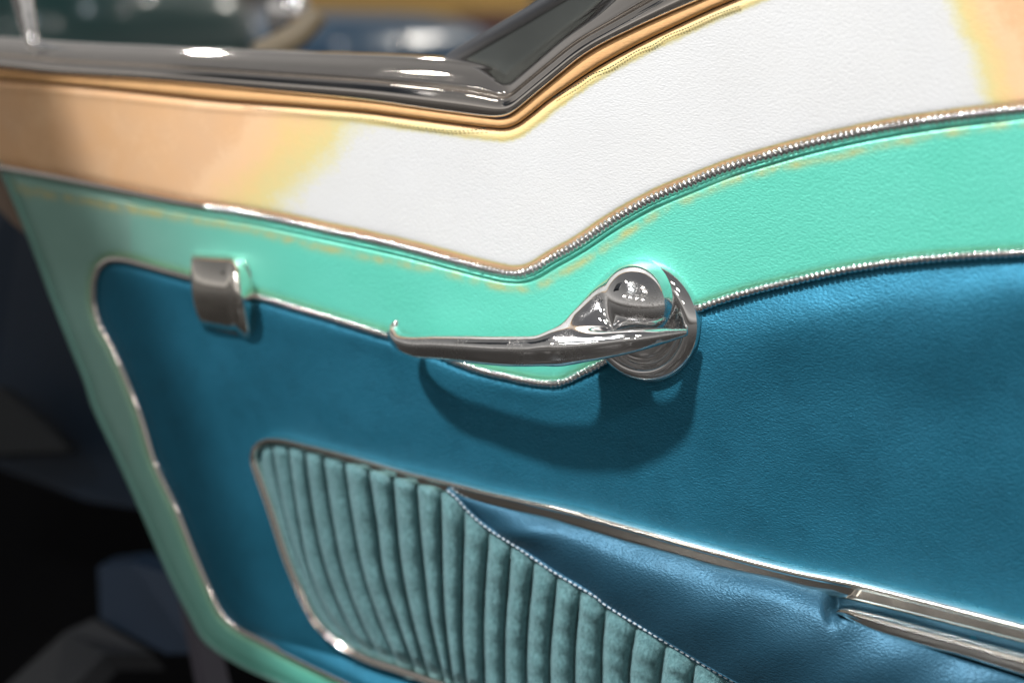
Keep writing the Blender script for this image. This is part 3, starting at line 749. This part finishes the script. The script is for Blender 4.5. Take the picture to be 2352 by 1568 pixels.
# ------------------------------------------------------------------ the car body seen past the door's front edge
BODY = empty('car_footwell', ORG + Vector((-.62, .10, -.42)), 'dark navy foot well and sill of the car beyond the edge of the open door', 'foot well')
def panel(name, quad, depth_pairs, mat, parent, label=None, thick=.02):
    """a flat slab with corners given as (x px, y px, distance in metres)"""
    a = np.array([P(x, y, d) for x, y, d in quad]); nrm = np.cross(a[1] - a[0], a[2] - a[0]); nrm /= np.linalg.norm(nrm)
    if nrm @ (CAMN - a[0]) > 0: nrm = -nrm
    k = len(a); f = [tuple(range(k)), tuple(range(2 * k - 1, k - 1, -1))] + [(i, k + i, k + (i + 1) % k, (i + 1) % k) for i in range(k)]
    return mesh(name, np.vstack([a, a + nrm * thick]), f, mat, parent, False, None, label)
panel('kick_panel', [(-300, 300, 1.35), (60, 420, 1.22), (330, 940, 1.16), (470, 1300, 1.14), (400, 1180, 1.16), (200, 1150, 1.22), (-40, 1060, 1.3), (-300, 1000, 1.35)], 0, NAVY, BODY)
panel('trim_band', [(-200, 850, 1.20), (0, 885, 1.19), (120, 985, 1.18), (160, 1035, 1.17), (0, 1050, 1.19), (-200, 1050, 1.20)], 0, plain('brown_felt', (.004, .0055, .007), .8), BODY)
panel('door_jamb', [(-80, 330, 1.05), (-10, 385, 1.02), (40, 480, 1.0), (70, 545, .99), (30, 515, 1.0), (-20, 455, 1.03), (-80, 400, 1.05)], 0, plain('tan_weatherstrip', (.20, .14, .10), .6), BODY)
panel('sill_side', [(225, 1300, 1.16), (300, 1290, 1.14), (400, 1320, 1.12), (455, 1500, 1.08), (380, 1500, 1.10), (230, 1420, 1.15)], 0, NAVY_LT, BODY)
panel('scuff_plate', [(-60, 1640, 1.10), (150, 1450, 1.14), (215, 1420, 1.14), (350, 1500, 1.10), (240, 1500, 1.08), (110, 1640, 1.02)], 0, GREY, BODY)
panel('jamb_post', [(410, 1370, 1.02), (440, 1400, 1.01), (495, 1640, .98), (462, 1640, .99)], 0, plain('jamb_paint', (.045, .04, .055), .4), BODY)
panel('carpet', [(-500, 900, 1.7), (700, 900, 1.6), (700, 1900, 1.4), (-500, 1900, 1.5)], 0, BLACK, BODY)

# windscreen pillar: leans over the front end of the door and keeps the lamp off it
ed_ = spline([(118, 120), (146, 235), (165, 360), (215, 445), (285, 590), (380, 760), (470, 1000), (560, 1290), (650, 1560)], 30)
pw = un(ed_[:, 0], ed_[:, 1], 0); kv = np.array(KEY)
e0 = pw + (kv - pw) * .24
wide = np.array([-.30, -.02, -.02])
g = np.stack([e0 + np.array(o) for o in ((0, 0, 0), (-.02, -.02, 0), (-.15, -.03, 0), wide, (-.3, .02, 0), (-.15, .03, 0), (-.02, .02, 0))], 1)
mesh('windscreen_pillar', g.reshape(-1, 3), gridfaces(30, 7, close_m=True) + [tuple(range(6, -1, -1)), tuple(29 * 7 + k for k in range(7))], NAVY, BODY)

# ------------------------------------------------------------------ the hall beyond the rail
def blob_body(name, loc, size, mat, label, cat, parts=()):
    """a car body half hidden by the rail: rounded hull (superellipsoid) on an Empty at its base"""
    r = empty(name, (loc[0], loc[1], 0), label, cat)
    vs = []; n, m = 28, 48
    sp = lambda a, e: math.copysign(abs(a) ** e, a)
    for i in range(n):
        ph = -math.pi / 2 + math.pi * i / (n - 1)
        for j in range(m):
            th = 2 * math.pi * j / m
            vs.append((loc[0] + size[0] * sp(math.cos(ph), .5) * sp(math.cos(th), .55), loc[1] + size[1] * sp(math.cos(ph), .5) * sp(math.sin(th), .55), loc[2] + size[2] * sp(math.sin(ph), .6)))
    mesh('body', vs, gridfaces(n, m, close_m=True), mat, r)
    return r
FLOOR = mesh('floor', [(-30, -8, 0), (30, -8, 0), (30, 40, 0), (-30, 40, 0)], [(0, 1, 2, 3)], plain('hall_floor', (.085, .078, .072), .25, var=.75, scale=1.6), None, False); FLOOR['kind'] = 'structure'
def coat(name, c): 
    m = plain(name, c, .3); m.node_tree.nodes['Principled BSDF'].inputs['Coat Weight'].default_value = .6; return m
def hull(name, cx, cy, depth, sx, sy, sz, mat, label, cat, rot=0.):
    c = P(cx, cy, depth); return blob_body(name, c, (sx, sy, sz), mat, label, cat)
TEAL = coat('dark_teal_lacquer', (.010, .060, .056)); BLUEC = coat('blue_lacquer', (.018, .085, .17)); REDC = coat('dark_red_lacquer', (.09, .015, .012))
tealcar = hull('teal_car', 60, 130, 2.6, .40, .30, .18, TEAL, 'dark teal car blurred behind the window rail at the far end', 'car')
bluecar = hull('blue_car', 760, 272, 3.2, .30, .45, .24, BLUEC, 'mid blue car wing blurred behind the window rail', 'car')
for (x, y, s) in ((925, 92, .011), (560, 90, .014), (470, 96, .012)):
    c = P(x, y, 2.55); vs = []
    for i in range(10):
        for j in range(16):
            a = math.pi * i / 9; b = 2 * math.pi * j / 16; vs.append((c[0] + s * math.sin(a) * math.cos(b), c[1] + .6 * s * math.sin(a) * math.sin(b), c[2] + s * math.cos(a)))
    mesh('headlight_rim' if x > 900 else 'chrome_stud', vs, gridfaces(10, 16, close_m=True), CHROME, bluecar if x > 900 else tealcar)
board = empty('display_board', (P(920, 0, 5.5)[0], P(920, 0, 5.5)[1], 0), 'tall yellow display board standing behind the blue car', 'board')
a = [P(690, 160, 5.5), P(1092, 160, 5.5), P(1092, -400, 5.5), P(690, -400, 5.5)]
YEL = plain('ochre_paint', (.80, .50, .15), .6)
g0 = np.array(a); g1 = g0 + np.array([0.05, .35, 0])
mesh('board_face', np.vstack([g0, g1]), [(0, 1, 2, 3), (7, 6, 5, 4), (0, 4, 5, 1), (1, 5, 6, 2), (2, 6, 7, 3), (3, 7, 4, 0)], YEL, board, False)
redcar = hull('red_car', 1250, 140, 4.6, .30, .4, .16, REDC, 'dark red car blurred beyond the window glass', 'car')
wall = mesh('hall_wall', [P(-3000, 700, 14), P(5000, 700, 14), P(5000, -250, 14), P(-3000, -250, 14)], [(0, 1, 2, 3)], plain('hall_wall_paint', (.30, .28, .26), .8), None, False); wall['kind'] = 'structure'
# chrome mirror on a slanting arm, beyond the rail
MR = empty('wing_mirror', P(640, 120, 1.25), 'blurred chrome wing mirror on a slanting foot beyond the window rail', 'mirror')
c = P(664, 36, 1.25); r_ = .027; vs = []
for i in range(20):
    for j in range(32):
        a_ = math.pi * i / 19; b_ = 2 * math.pi * j / 32
        vs.append((c[0] + r_ * .85 * math.sin(a_) * math.cos(b_), c[1] + r_ * .5 * math.sin(a_) * math.sin(b_), c[2] + r_ * math.cos(a_)))
mesh('mirror_head', vs, gridfaces(20, 32, close_m=True), CHROME, MR)
ft = [P(730, 30, 1.22), P(690, 75, 1.22), P(640, 105, 1.22), P(590, 128, 1.22)]
ftp = spline([tuple(x) for x in ft], 24)
sweep('mirror_foot', ftp, circ(.011, 14, 1., .8), plain('cream_enamel', (.50, .40, .27), .35), MR)

# ------------------------------------------------------------------ render settings
S.render.engine = 'CYCLES'
S.cycles.use_denoising = True
S.cycles.max_bounces = 8; S.cycles.glossy_bounces = 5; S.cycles.diffuse_bounces = 3
S.cycles.sample_clamp_indirect = 6
